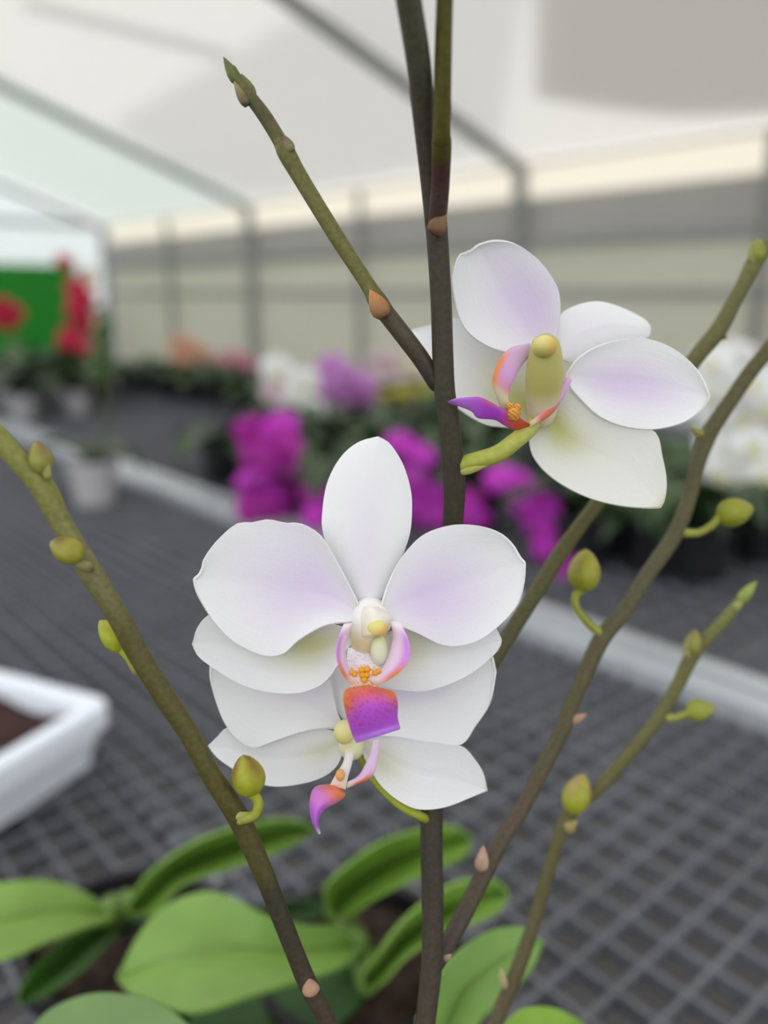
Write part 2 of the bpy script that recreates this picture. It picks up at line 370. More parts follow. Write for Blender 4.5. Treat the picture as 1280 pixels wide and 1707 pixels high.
# ---------------------------------------------- lips and columns
def blob(mb, x, y, d, rx, ry, rz, colf, n=14):
    c = P(x, y, d); k = d / F_PX
    V = []; C = []
    m = 10
    for i in range(m + 1):
        ph = math.pi * i / m
        for j in range(n):
            th = 2 * math.pi * j / n
            l = (math.sin(ph) * math.cos(th), math.cos(ph), math.sin(ph) * math.sin(th))
            V.append(c + R_ * l[0] * rx * k + U_ * l[1] * ry * k + F_ * l[2] * rz * k); C.append(colf(*l))
    Fc = [[i * n + j, i * n + (j + 1) % n, (i + 1) * n + (j + 1) % n, (i + 1) * n + j] for i in range(m) for j in range(n)]
    mb.add(V, Fc, C)
def sheet(mb, left, right, df, colf, nr=18, nc=12, thick=.0007):
    """a closed two-sided fleshy lobe between two pixel edges"""
    eL = arcsample(catmull(left, 6)); eR = arcsample(catmull(right, 6))
    V = []; C = []; UV = []
    for side in (0, 1):
        for i in range(nr + 1):
            for j in range(nc + 1):
                s = i / nr; u = -1 + 2 * j / nc; a, b = eL(s), eR(s); w = (u + 1) / 2; q = a * (1 - w) + b * w
                fat = math.sqrt(max(0, 1 - u * u)) * math.sqrt(max(0.0, 1 - (2 * s - 1) ** 6))
                V.append(P(q[0], q[1], df(s, u) + (-1 if side == 0 else 1) * thick * fat)); C.append(colf(s, u)); UV.append((w, s))
    k = (nr + 1) * (nc + 1); Fc = []
    for i in range(nr):
        for j in range(nc):
            f = [i * (nc + 1) + j, i * (nc + 1) + j + 1, (i + 1) * (nc + 1) + j + 1, (i + 1) * (nc + 1) + j]
            Fc.append(f); Fc.append([x + k for x in f[::-1]])
    mb.add(V, Fc, C, UV)
ORANGE = S(222, 122, 56); PURPLE = S(196, 92, 222); RED = S(204, 92, 96); LPINK = S(214, 160, 222); PALE = S(236, 222, 208); GOLD = S(232, 158, 38)

def flower(name, ped, pw, label, c0=S(150, 156, 52), c1=S(176, 178, 96)):
    pts = [P(x, y, d) for x, y, d in ped]; rad = [pw[i] * .5 * ped[i][2] / F_PX for i in range(len(ped))]
    mb = MB(); mb.tube(pts, rad, lambda l, q: mix(c0, c1, l), n=12, sub=7)
    o = mb.build(name, M_bud, plant, OFF); o['label'] = label
    return o

# ---- front flower
f1 = flower('flower', [(738, 1180, .212), (715, 1150, .211), (665, 1090, .205), (625, 1045, .197)], [20, 19, 18, 20], 'white bloom at the front facing the viewer')
petal('sepal', f1, OFF, [(617, 1014), (600, 1003), (586, 981), (553, 925), (538, 884), (538, 852), (544, 812), (557, 780), (576, 754), (600, 737), (630, 729), (649, 740), (670, 772), (682, 808), (686, 840), (683, 887), (670, 925), (647, 972), (631, 1004)], 10, .1925, .1965, bow=-.0018, cup=.0022, colf=petal_color(lil=.22, lc=(.3, 0), lw=(.4, .5)), ruf=.0003)
petal('sepal', f1, OFF, [(600, 1058), (560, 1042), (500, 1032), (430, 1022), (370, 1018), (346, 1026), (329, 1046), (321, 1072), (330, 1094), (361, 1117), (403, 1141), (450, 1154), (497, 1155), (530, 1145), (548, 1131), (562, 1112), (574, 1090)], 7, .1945, .1975, bow=-.001, cup=-.0010, colf=petal_color(grn=.75, gc=(.3, -.25), gw=(.2, .6), tipw=.15), ruf=.0004)
petal('sepal', f1, OFF, [(645, 1055), (700, 1042), (770, 1036), (815, 1041), (829, 1050), (835, 1066), (830, 1084), (797, 1115), (759, 1136), (712, 1151), (675, 1151), (647, 1146), (630, 1136), (622, 1117), (636, 1076)], 5, .1945, .1975, bow=-.001, cup=-.0008, colf=petal_color(grn=.5, gc=(.26, -.2), gw=(.2, .7)), ruf=.0004, ph=1)
petal('petal', f1, OFF, [(604, 1020), (586, 983), (562, 938), (534, 893), (501, 873), (475, 872), (447, 866), (420, 871), (394, 873), (361, 902), (340, 932), (336, 952), (323, 965), (328, 988), (347, 1023), (366, 1047), (394, 1072), (438, 1092), (472, 1090), (497, 1068), (534, 1046), (560, 1039), (590, 1036)], 12, .1905, .1895, bow=.0016, cup=-.0020, colf=petal_color(lil=.55, lc=(.32, -.1), lw=(.3, .7), grn=.0), ruf=.0007)
petal('petal', f1, OFF, [(636, 1018), (638, 1000), (656, 953), (680, 916), (708, 890), (750, 876), (792, 876), (830, 887), (853, 906), (866, 928), (875, 938), (873, 972), (862, 1009), (830, 1045), (797, 1068), (759, 1077), (731, 1073), (703, 1059), (675, 1047), (650, 1036)], 10, .1905, .1890, bow=.0016, cup=-.0018, colf=petal_color(lil=.62, lc=(.34, .05), lw=(.3, .7)), ruf=.0007, ph=2)
# column with hood, anther cap and stigma
cb = MB()
def hoodcol(x, y, z): return mix(S(236, 230, 206), S(224, 212, 178), .5 - .5 * y)
cb.tube([P(617, 1012, .1945), P(617, 1026, .1922), P(615, 1048, .1915), P(611, 1080, .1925), P(608, 1104, .1935)], [.0032, .0044, .0043, .0036, .0028],
        lambda l, q: mix(mix(S(242, 239, 234), S(212, 196, 154), sstep(.25, .6, l)), S(234, 224, 226), sstep(.65, .95, l)), n=20)
sheet(cb, [(604, 1010), (596, 1026), (597, 1046), (599, 1063)], [(634, 1012), (652, 1028), (651, 1046), (640, 1060)], lambda s, u: .1868 + .0035 * u * u - .0012 * s, lambda s, u: mix(S(240, 235, 222), S(226, 216, 176), sstep(.3, 1, s)), thick=.0012, nr=20, nc=18)
column = cb.build('column', M_lip, f1, OFF)
cb = MB(); blob(cb, 629, 1047, .1856, 17, 14, 12, lambda x, y, z: mix(S(224, 216, 128), S(228, 184, 104), sstep(.0, .8, x - y * .8)))
cb.build('anther_cap', M_lip, f1, OFF)['label'] = 'yellow anther cap'
cb = MB(); blob(cb, 632, 1084, .1880, 15, 27, 14, lambda x, y, z: mix(S(214, 218, 168), S(222, 226, 206), .5 - .5 * y))
cb.build('stigma', M_lip, f1, OFF)['label'] = 'pale green stigma'
lb = MB()
def lobecol(flip):
    def f(s, u):
        e = u * flip   # +1 at the outer edge
        c = mix(S(232, 208, 230), S(204, 136, 220), sstep(-.3, .7, e))
        c = mix(S(236, 222, 226), c, sstep(0, .25, s))
        c = mix(c, S(226, 132, 44), sstep(.05, .75, e) * sstep(.45, .72, s))
        return mix(c, PALE, sstep(.78, 1, s))
    return f
sheet(lb, [(573, 1040), (564, 1062), (560, 1090), (564, 1110), (574, 1130), (588, 1144)], [(590, 1038), (580, 1062), (576, 1090), (582, 1112), (594, 1124), (606, 1132)], lambda s, u: .1865 - .005 * math.sin(math.pi * s) * (-u) * .5 - .002 * s, lobecol(-1))
sheet(lb, [(650, 1036), (655, 1060), (650, 1084), (642, 1106), (630, 1122), (614, 1132)], [(668, 1038), (680, 1064), (684, 1090), (675, 1112), (655, 1129), (628, 1144)], lambda s, u: .1860 - .005 * math.sin(math.pi * s) * u * .5 - .002 * s, lobecol(1))
# throat floor with dots
def throatcol(s, u):
    c = mix(S(230, 224, 230), S(238, 210, 184), sstep(.35, .7, s))
    if s > .4 and abs(u) < .8 and rng.random() < .24: c = mix(c, S(204, 110, 40), .8)
    elif s < .4 and rng.random() < .16: c = mix(c, S(204, 150, 180), .6)
    return c
sheet(lb, [(580, 1080), (578, 1106), (586, 1128), (584, 1146)], [(640, 1080), (640, 1106), (628, 1128), (634, 1146)], lambda s, u: .1905 - .007 * s + .001 * u * u, throatcol, nr=40, nc=26)
for (x, y, r) in ((603, 1117, 6), (612, 1116, 6), (586, 1121, 5), (591, 1124, 5), (631, 1119, 5), (626, 1122, 5), (604, 1125, 6), (611, 1125, 6), (607, 1133, 6)):
    blob(lb, x, y, .1815, r, r, r, lambda a, b, c: mix(GOLD, S(150, 84, 16), .8 * (math.sin(a * 9) * math.sin(b * 9 + 1) > .35)), n=16)
def midcol(s, u):
    c = mix(S(226, 130, 84), RED, sstep(.1, .35, s)); c = mix(c, PURPLE, sstep(.36, .66, s + .08 * (1 - abs(u))))
    c = mix(c, ORANGE, sstep(.45, .95, abs(u)) * (1 - sstep(.35, .75, s)))
    if s < .8 and rng.random() < .30 - .25 * s: c = mix(c, S(184, 54, 84), .6)
    return mix(c, S(196, 122, 230), sstep(.82, .95, s))
sheet(lb, [(600, 1143), (578, 1148), (572, 1160), (574, 1180), (581, 1206), (588, 1228), (594, 1239)], [(618, 1143), (645, 1149), (658, 1155), (663, 1172), (663, 1196), (667, 1212), (666, 1216)], lambda s, u: .1825 - .004 * math.sin(math.pi * min(1, s * 1.1)) + .0035 * u * u - .001 * s, midcol, nr=44, nc=36)
lb.build('lip', M_lip, f1, OFF)['label'] = 'orange and purple lip'

# ---- flower behind and below the front one
f2 = flower('flower', [(712, 1366, .2105), (700, 1360, .2075), (672, 1346, .2065), (640, 1318, .2065), (612, 1280, .2065), (590, 1235, .2065)], [16, 15, 14, 14, 14, 16], 'lower white bloom half hidden behind the front bloom', S(140, 152, 40), S(160, 166, 64))
petal('sepal', f2, OFF, [(588, 1214), (566, 1190), (556, 1160), (553, 1120), (560, 1080), (590, 1050), (620, 1055), (645, 1090), (645, 1140), (630, 1180), (606, 1206)], 5, .2065, .2095, bow=-.001, cup=.001, colf=petal_color(grn=.12))
petal('petal', f2, OFF, [(577, 1216), (562, 1190), (554, 1150), (545, 1110), (500, 1080), (430, 1072), (370, 1080), (351, 1104), (352, 1140), (370, 1197), (394, 1230), (422, 1246), (455, 1236), (501, 1221), (544, 1214)], 7, .2045, .2045, bow=.001, cup=-.0016, colf=petal_color(lil=.22, lc=(.35, -.4), lw=(.25, .5)), ruf=.0005)
petal('petal', f2, OFF, [(600, 1216), (622, 1180), (640, 1130), (690, 1090), (780, 1072), (815, 1082), (826, 1120), (816, 1173), (792, 1211), (769, 1241), (722, 1238), (666, 1229), (628, 1226)], 6, .2045, .2045, bow=.001, cup=-.0016, colf=petal_color(lil=.4, lc=(.4, -.5), lw=(.3, .45)), ruf=.0005, ph=1.4)
petal('sepal', f2, OFF, [(580, 1226), (540, 1216), (500, 1216), (440, 1218), (382, 1213), (361, 1230), (347, 1244), (361, 1262), (384, 1279), (417, 1300), (455, 1311), (501, 1307), (539, 1295), (562, 1276), (572, 1252)], 6, .2065, .2085, bow=-.001, cup=-.0010, colf=petal_color(grn=.4, gc=(.22, 0), gw=(.14, .4)))
petal('sepal', f2, OFF, [(600, 1228), (656, 1226), (722, 1236), (769, 1244), (792, 1267), (806, 1290), (812, 1318), (783, 1330), (740, 1346), (698, 1349), (666, 1336), (637, 1312), (619, 1286), (605, 1258)], 6, .2060, .2070, bow=-.001, cup=-.0012, colf=petal_color(grn=.42, gc=(.22, .3), gw=(.16, .6)))
cb = MB(); blob(cb, 574, 1220, .2000, 18, 20, 22, lambda x, y, z: mix(S(226, 218, 140), S(234, 224, 176), y)); blob(cb, 586, 1244, .2035, 22, 24, 20, lambda x, y, z: S(226, 224, 176))
cb.build('column', M_lip, f2, OFF)['label'] = 'pale yellow column'
lb = MB()
def stalkcol(s, u): return mix(S(232, 226, 222), S(230, 200, 178), sstep(.5, 1, s))
sheet(lb, [(576, 1248), (572, 1270), (560, 1290), (549, 1310)], [(592, 1250), (586, 1276), (580, 1296), (576, 1316)], lambda s, u: .2010 - .003 * s, stalkcol)
def rsl(s, u):
    c = mix(S(230, 204, 232), S(222, 176, 218), s); return mix(mix(c, ORANGE, sstep(-.1, .6, u) * sstep(.45, .7, s)), PALE, sstep(.8, 1, s))
sheet(lb, [(622, 1234), (614, 1262), (598, 1292), (577, 1304)], [(632, 1232), (630, 1264), (619, 1296), (578, 1314)], lambda s, u: .2010 - .002 * s, rsl)
blob(lb, 567, 1292, .1975, 8, 10, 8, lambda a, b, c: S(228, 170, 104))
def mid2(s, u):
    c = mix(S(226, 128, 82), S(206, 120, 200), sstep(.12, .42, s + .12 * u * -1)); c = mix(c, S(196, 110, 220), sstep(.4, .65, s)); return mix(c, S(240, 226, 240), sstep(.86, 1, s))
sheet(lb, [(552, 1306), (526, 1311), (517, 1328), (516, 1350), (521, 1374), (531, 1391)], [(566, 1312), (576, 1325), (560, 1339), (540, 1351), (531, 1370), (535, 1390)], lambda s, u: .1985 - .005 * math.sin(math.pi * s * .8) + .002 * u * u, mid2, nr=30, nc=16)
lb.build('lip', M_lip, f2, OFF)['label'] = 'curled orange and purple lip seen from the side'

# ---- upper right flower
f3 = flower('flower', [(752, 786, .2015), (776, 774, .1995), (826, 758, .198), (855, 738, .198), (885, 712, .2), (905, 680, .204)], [26, 31, 30, 29, 27, 25], 'upper white bloom turned sideways beside the main stem')
bract(f3, (768, 788), (814, 776), 13, .1955, S(176, 176, 96), S(160, 160, 72))
petal('sepal', f3, OFF, [(905, 694), (900, 650), (880, 600), (835, 560), (790, 540), (755, 530), (719, 540), (686, 551), (690, 566), (700, 600), (725, 645), (765, 682), (804, 706), (835, 712), (870, 712)], 7, .2062, .2175, bow=-.002, cup=-.002, colf=petal_color(grn=.9, gc=(.2, 0), gw=(.24, .7)))
petal('sepal', f3, OFF, [(936, 600), (929, 570), (932, 529), (957, 511), (992, 503), (1023, 509), (1054, 522), (1076, 535), (1084, 546), (1078, 562), (1036, 575), (992, 592), (962, 606)], 8, .208, .2165, bow=-.001, cup=.0016, colf=petal_color(lil=.12, tipw=.25))
petal('sepal', f3, OFF, [(897, 690), (884, 717), (885, 752), (905, 783), (940, 810), (984, 831), (1032, 843), (1076, 847), (1100, 846), (1108, 831), (1111, 800), (1104, 761), (1091, 719), (1036, 700), (984, 678), (949, 647), (920, 655)], 8, .2045, .200, bow=.0015, cup=-.0020, colf=(lambda f: lambda s, u: f(s, u) * np.array([.92, .92, .86]))(petal_color(grn=.9, gc=(.25, 0), gw=(.16, .45), tipw=.55)))
petal('petal', f3, OFF, [(905, 590), (880, 592), (844, 588), (804, 573), (772, 544), (758, 498), (755, 459), (765, 426), (780, 421), (797, 408), (824, 401), (857, 406), (892, 428), (918, 459), (932, 489), (933, 529), (926, 566)], 9, .2035, .1985, bow=.002, cup=-.0026, colf=petal_color(lil=.62, lc=(.38, .35), lw=(.34, .7)), ruf=.0006)
petal('petal', f3, OFF, [(944, 625), (962, 599), (992, 579), (1032, 567), (1076, 564), (1119, 579), (1150, 603), (1170, 629), (1183, 660), (1170, 682), (1146, 701), (1115, 712), (1080, 716), (1036, 710), (997, 693), (966, 664), (950, 645)], 8, .2035, .1985, bow=.002, cup=-.0022, colf=petal_color(lil=.6, lc=(.42, .05), lw=(.34, .5), tipw=.35), ruf=.0006, ph=1)
cb = MB(); pts = [P(903, 690, .2015), P(906, 650, .1985), P(908, 615, .195), P(909, 582, .192)]
cb.tube(pts, [.0034, .0043, .0043, .0036], lambda l, q: mix(S(222, 208, 178), S(192, 186, 112), sstep(.1, .5, l)), n=18)
cb.build('column', M_lip, f3, OFF)['label'] = 'greenish column'
cb = MB(); blob(cb, 907, 578, .1890, 21, 19, 22, lambda x, y, z: mix(mix(S(186, 180, 88), S(232, 222, 150), .5 + .5 * y), S(224, 160, 76), sstep(.2, .8, x * .7 - z * .4) * .7))
cb.build('anther_cap', M_lip, f3, OFF)['label'] = 'yellow anther cap'
lb = MB()
def l3(s, u):
    c = mix(S(216, 180, 214), S(206, 150, 206), sstep(.1, .6, s)); c = mix(c, S(230, 140, 84), sstep(-.2, -.75, u) * 1.0 if False else sstep(.2, .75, -u) * sstep(.2, .4, s))
    return mix(mix(c, S(230, 150, 90), .4 * sstep(.5, .62, s)), S(226, 222, 176), sstep(.62, .8, s))
sheet(lb, [(884, 572), (850, 580), (829, 605), (820, 640), (828, 664), (834, 684)], [(884, 592), (868, 612), (856, 636), (848, 656), (848, 674), (852, 690)], lambda s, u: .1965 + .001 * s - .003 * math.sin(math.pi * s), l3, nr=26)
def r3(s, u):
    c = mix(S(216, 170, 216), S(214, 110, 90), sstep(.25, .6, s)); c = mix(c, S(228, 170, 210), sstep(.0, .8, -u) * .6); return mix(c, S(230, 214, 180), sstep(.75, .95, s))
sheet(lb, [(948, 626), (926, 654), (906, 682), (880, 706)], [(953, 634), (940, 662), (918, 692), (884, 712)], lambda s, u: .1985 - .001 * s, r3, thick=.0009)
def m3(s, u):
    c = mix(S(204, 84, 62), S(170, 70, 196), sstep(.15, .42, s)); c = mix(c, S(204, 88, 80), sstep(.3, 1, -u) * (1 - sstep(.5, .7, s)) * sstep(.35, .5, s) * .8); return mix(c, S(196, 124, 226), sstep(.5, .95, s))
sheet(lb, [(884, 707), (860, 692), (838, 682), (818, 670), (800, 662), (780, 662), (760, 664), (746, 669)], [(880, 714), (858, 717), (838, 708), (824, 700), (796, 697), (786, 686), (766, 678), (748, 673)], lambda s, u: .1975 - .0085 * s + .001 * u, m3, nr=34, nc=14)
for (x, y, r) in ((850, 678, 8), (862, 680, 8), (856, 690, 12)):
    blob(lb, x, y, .1945, r, r, r, lambda a, b, c: mix(S(230, 166, 74), S(140, 84, 26), .8 * (math.sin(a * 9) * math.sin(b * 9 + 1) > .45)))
lb.build('lip', M_lip, f3, OFF)['label'] = 'purple lip pointing left'

# ------------------------------------------------------------------ leaves and pots
LG = S(116, 150, 62); LD = S(46, 80, 34)
def leaf(parent, off, out, tip, z0, z1, arch=.01, fold=.012, c=LG, rear=None, side=0.0, nr=26, nc=12, root=None, rootw=.012):
    """out in photo pixels, standing at real height z0 (base) to z1 (tip); an optional root point joins it to the crown"""
    eL, eR = outline_edges(out, tip)
    mb = MB()
    def pf(s, u):
        a, b = eL(s), eR(s); w = (u + 1) / 2; q = a * (1 - w) + b * w
        pr = math.sin(math.pi * min(1, s * .9 + .08)) ** .7
        z = z0 + (z1 - z0) * s + arch * 4 * s * (1 - s) + fold * (abs(u) - .5) * pr + side * u * pr
        return PZ(q[0], q[1], z)
    cf = lambda s, u: mix(mix(c, c * 1.25, s * .4), c * .72, math.exp(-(u / .1) ** 2) * .6)
    mb.grid(pf, cf, nr, nc)
    if root is not None:
        b0 = pf(0.0, 0.0) * .0 + pf(.04, 0.0)
        mb.tube([np.array(root), .5 * (np.array(root) + b0) + np.array([0, 0, .008]), b0], [rootw * .5, rootw * .5, rootw * .4], lambda l, q: c * (.3 + .4 * l), n=8)
    return mb.build('leaf', M_leaf, parent, off, thick=.0016)
def pot(parent, off, x, y, z, h, r, m=None):
    mb = MB(); p0 = np.array([x, y, z]); p1 = np.array([x, y, z + h])
    prof = [(0, r * .0), (0.001, r * .72), (.85, r * .95), (.86, r * 1.04), (1, r * 1.06), (1, r * .95), (.88, r * .92), (.88, 0)]
    mb.lathe(p0, p1, prof, lambda q, a: np.array([.02, .02, .02]), n=24)
    o = mb.build('pot', m or M_pot, parent, off, smooth=False)
    mb = MB(); mb.lathe(p0 + [0, 0, h * .84], p0 + [0, 0, h * .95], [(0, r * .92), (.7, r * .9), (1, r * .5), (1, 0)], lambda q, a: np.array([.1, .06, .04]), n=18)
    mb.build('bark', M_bark, parent, off)
    return o
pot(plant, OFF, BASE[0], BASE[1], BENCH_Z, CROWN[2] - BENCH_Z, .045)
leaf(plant, OFF, [(715, 1800), (695, 1707), (719, 1652), (750, 1600), (812, 1553), (870, 1546), (906, 1572), (883, 1621), (828, 1676), (797, 1707), (765, 1800)], 6, .945, .935, arch=.012, fold=.008, c=S(112, 148, 72), root=CROWN, side=-.003)
leaf(plant, OFF, [(790, 1860), (820, 1745), (859, 1688), (920, 1682), (968, 1705), (985, 1735), (940, 1790), (850, 1860)], 4, .945, .925, arch=.01, fold=.006, c=S(122, 160, 52), root=CROWN)
leaf(plant, OFF, [(420, 1850), (330, 1725), (260, 1672), (170, 1655), (90, 1680), (40, 1730), (70, 1790), (200, 1850), (330, 1880)], 5, .94, .925, arch=.01, fold=.01, c=S(94, 122, 66), root=CROWN)

C2 = PZ(596, 1600, .85)
plant2 = thing('orchid_plant', 'leafy potted orchid without blooms, close behind the front plant', 'orchid', (C2[0], C2[1], BENCH_Z)); O2 = np.array([C2[0], C2[1], BENCH_Z])
pot(plant2, O2, C2[0], C2[1], BENCH_Z, .105, .05)
leaf(plant2, O2, [(604, 1584), (570, 1548), (500, 1541), (440, 1524), (400, 1502), (352, 1486), (300, 1498), (255, 1528), (218, 1580), (197, 1630), (215, 1655), (262, 1672), (328, 1688), (437, 1655), (562, 1616)], 9, .87, .895, arch=.022, fold=.014, c=S(116, 150, 70), root=C2)
leaf(plant2, O2, [(618, 1600), (560, 1616), (437, 1656), (330, 1688), (300, 1712), (400, 1760), (520, 1740), (610, 1660)], 4, .855, .862, arch=-.006, fold=.004, c=S(48, 84, 36), root=C2)  # shadow side of the folded leaf above, put into a dark green
leaf(plant2, O2, [(556, 1524), (539, 1490), (562, 1457), (625, 1410), (687, 1386), (750, 1378), (785, 1395), (773, 1427), (703, 1458), (625, 1497), (582, 1528)], 6, .865, .885, arch=.016, fold=.022, c=S(116, 152, 60), root=C2, side=-.008)
leaf(plant2, O2, [(606, 1646), (606, 1620), (628, 1592), (672, 1535), (742, 1480), (812, 1464), (848, 1488), (828, 1520), (750, 1553), (680, 1592), (636, 1640)], 6, .86, .885, arch=.016, fold=.020, c=S(120, 156, 66), root=C2, side=-.006)
C3 = PZ(205, 1540, .85)
plant3 = thing('orchid_plant', 'leafy potted orchid without blooms at the lower left, beside the white planter tray', 'orchid', (C3[0], C3[1], BENCH_Z)); O3 = np.array([C3[0], C3[1], BENCH_Z])
pot(plant3, O3, C3[0], C3[1], BENCH_Z, .095, .05)
leaf(plant3, O3, [(190, 1530), (140, 1486), (78, 1468), (0, 1472), (-80, 1486), (-130, 1540), (-80, 1600), (0, 1600), (86, 1568), (150, 1545)], 5, .865, .885, arch=.016, fold=.016, c=S(118, 150, 68), root=C3, side=.006)
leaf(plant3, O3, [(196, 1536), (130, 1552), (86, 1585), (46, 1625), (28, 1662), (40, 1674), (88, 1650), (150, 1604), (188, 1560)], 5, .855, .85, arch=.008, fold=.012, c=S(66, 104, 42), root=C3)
leaf(plant3, O3, [(216, 1520), (219, 1500), (250, 1455), (328, 1402), (430, 1370), (500, 1369), (526, 1387), (469, 1416), (391, 1444), (300, 1476), (258, 1524)], 6, .865, .885, arch=.018, fold=.022, c=S(114, 150, 62), root=C3, side=-.008)
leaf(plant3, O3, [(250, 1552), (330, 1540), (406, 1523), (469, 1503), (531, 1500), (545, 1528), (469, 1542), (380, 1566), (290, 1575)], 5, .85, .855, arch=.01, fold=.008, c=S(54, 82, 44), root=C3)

# ------------------------------------------------------------------ benches
RAIL_Z = .765
a_r, b_r = AB(PZ(1010, 1066, RAIL_Z))
_, b_r2 = AB(PZ(300, 828, RAIL_Z)); b_rail = .5 * (b_r + b_r2)
print('rail b', b_r, b_r2)
PITCHC = .031
def bench(label, a0, a1, b0, b1, dz=0.0, pitch=PITCHC, bar=.0034, pipes=None):
    zt = BENCH_Z + dz
    c = HB((a0 + a1) / 2, (b0 + b1) / 2, 0)
    root = thing('growing_bench', label, 'bench', c)
    for (p, q) in (((a0, b0), (a1, b0)), ((a0, b1), (a1, b1)), ((a0, b0), (a0, b1)), ((a1, b0), (a1, b1))):
        MB().beam(HB(*p, zt - .012), HB(*q, zt - .012), .030, .055).build('edge_rail', M_alu, root, c, smooth=False)
    mb = MB(); h = .012; z = zt - h / 2
    n = int((b1 - b0) / pitch)
    for i in range(1, n):
        b = b0 + (b1 - b0) * i / n; mb.beam(HB(a0, b, z), HB(a1, b, z), bar, h)
    n = int((a1 - a0) / pitch)
    for i in range(1, n):
        a = a0 + (a1 - a0) * i / n; mb.beam(HB(a, b0, z), HB(a, b1, z), bar, h - .0005)
    mb.build('mesh_top', M_mesh, root, c, smooth=False)
    MB().beam(HB(a0 + .02, (b0 + b1) / 2, zt - .0405), HB(a1 - .02, (b0 + b1) / 2, zt - .0405), b1 - b0 - .04, .003).build('added_backing', M_backing, root, c, smooth=False)  # backing sheet added below the mesh to brighten its cells
    for b in (pipes or [b0 + (b1 - b0) * q for q in (.25, .5, .75)]):
        MB().tube([HB(a0, b, zt - .027), HB(a1, b, zt - .027)], [.011, .011], n=10, sub=2).build('support_pipe', M_pipe, root, c)
    k = max(2, int((a1 - a0) / 2) + 1)
    for i in range(k):
        a = a0 + .3 + (a1 - a0 - .6) * i / (k - 1)
        MB().beam(HB(a, b0 + .05, zt - .06), HB(a, b1 - .05, zt - .06), .04, .04).build('cross_bar', M_steel, root, c, smooth=False)
        for b in (b0 + .15, b1 - .15):
            MB().beam(HB(a, b, 0.0), HB(a, b, zt - .05), .04, .04).build('leg', M_steel, root, c, smooth=False)
    return root
bench('grey mesh-topped bench carrying the front plants and the white tray', -1.6, 4.2, b_rail - 1.75, b_rail,
      pipes=[AB(PZ(1170, 1318, BENCH_Z - .02))[1], AB(PZ(262, 1345, BENCH_Z - .02))[1], b_rail - 1.2])
bench('grey mesh-topped bench carrying the magenta and white orchids, past the pale rail', -1.6, 4.6, b_rail + .045, b_rail + 1.75, pitch=.05)

# white planter tray
zt = .812
A = PZ(190, 1166, zt); B = PZ(0, 1106, zt); Cc = PZ(0, 1292, zt)
e1 = _h(B - A); e2 = _h(Cc - A)
print('tray angle', math.degrees(math.acos(np.dot(e1, e2))), np.linalg.norm(B - A), np.linalg.norm(Cc - A))
bis = _h(e1 + e2); e1 = _h(np.array([bis[0] * math.cos(math.pi / 4) - bis[1] * math.sin(math.pi / 4), bis[0] * math.sin(math.pi / 4) + bis[1] * math.cos(math.pi / 4), 0]))
if np.dot(e1, _h(B - A)) < np.dot(e1, _h(Cc - A)): e1 = _h(np.array([e1[1], -e1[0], 0]))
e2 = np.array([-e1[1], e1[0], 0]);
if np.dot(e2, _h(Cc - A)) < 0: e2 = -e2
LA, LB = .34, .24
ctr = A + e1 * LA / 2 + e2 * LB / 2
tray = thing('planter_tray', 'white plastic planter tray of dark soil on the mesh bench', 'planter', (ctr[0], ctr[1], BENCH_Z)); OT = np.array([ctr[0], ctr[1], BENCH_Z])
def rrect(la, lb, r, z, n=6):
    pts = []
    for (sx, sy, a0) in ((1, 1, 0), (-1, 1, 90), (-1, -1, 180), (1, -1, 270)):
        for k in range(n + 1):
            an = math.radians(a0 + 90 * k / n)
            x = sx * (la / 2 - r) + r * math.cos(an); y = sy * (lb / 2 - r) + r * math.sin(an)
            pts.append(np.array([ctr[0], ctr[1], z]) + e1 * x + e2 * y)
    return pts
rings = [(LA - .03, LB - .03, .012, BENCH_Z + .001), (LA - .012, LB - .012, .014, zt - .022), (LA, LB, .016, zt - .022), (LA, LB, .016, zt - .003), (LA - .004, LB - .004, .014, zt), (LA - .032, LB - .032, .008, zt), (LA - .037, LB - .037, .007, zt - .003), (LA - .045, LB - .045, .006, zt - .045)]
V = []; 
for r in rings: V += rrect(*r[:3], r[3])
nn = 28; Fc = [[i * nn + k, i * nn + (k + 1) % nn, (i + 1) * nn + (k + 1) % nn, (i + 1) * nn + k] for i in range(len(rings) - 1) for k in range(nn)]
Fc.append(list(range(nn))[::-1]); Fc.append([(len(rings) - 1) * nn + k for k in range(nn)])
MB().add(V, Fc).build('tray_body', M_white, tray, OT, smooth=False)
def soilp(s, u):
    return ctr * np.array([1, 1, 0]) + np.array([0, 0, zt - .02 + .004 * math.sin(17 * s + 5 * u) * math.sin(11 * u)]) + e1 * (s - .5) * (LA - .038) + e2 * u * .5 * (LB - .038)
mb = MB(); mb.grid(soilp, lambda s, u: S(58, 36, 34), 24, 18); mb.build('soil', M_soil, tray, OT, thick=.004)

# ------------------------------------------------------------------ greenhouse shell
D_WALL = 5.3
def onwall(x, y):
    r = ray(x, y); t = D_WALL / np.dot(r, N1); p = CAM + r * t
    return float(np.dot(p, D1)), float(p[2])
posts = [onwall(x, 400)[0] for x in (870, 430, 180)]
bay = (posts[2] - posts[0]) / 2
z_eave = np.mean([onwall(870, 266)[1], onwall(430, 340)[1], onwall(180, 385)[1]])
print('posts', posts, 'bay', bay, 'eave', z_eave, [onwall(870, 266)[1], onwall(430, 340)[1], onwall(180, 385)[1]])
a_end = posts[2]; SL = math.tan(math.radians(19))
W_ROOF = 5.0
def roofz(b): return z_eave + (D_WALL - b) * SL
A0 = posts[0] - 2.1 * bay
M_roof = mat('roof_film', S(228, 225, 218), rough=.6, spec=.1, trans=.72, trcol=S(248, 246, 243), noise=(.6, .04))
M_roof_dimming = mat('dimming_sheet', S(200, 199, 196), rough=.7, spec=.1, trans=.75, trcol=S(238, 237, 235))
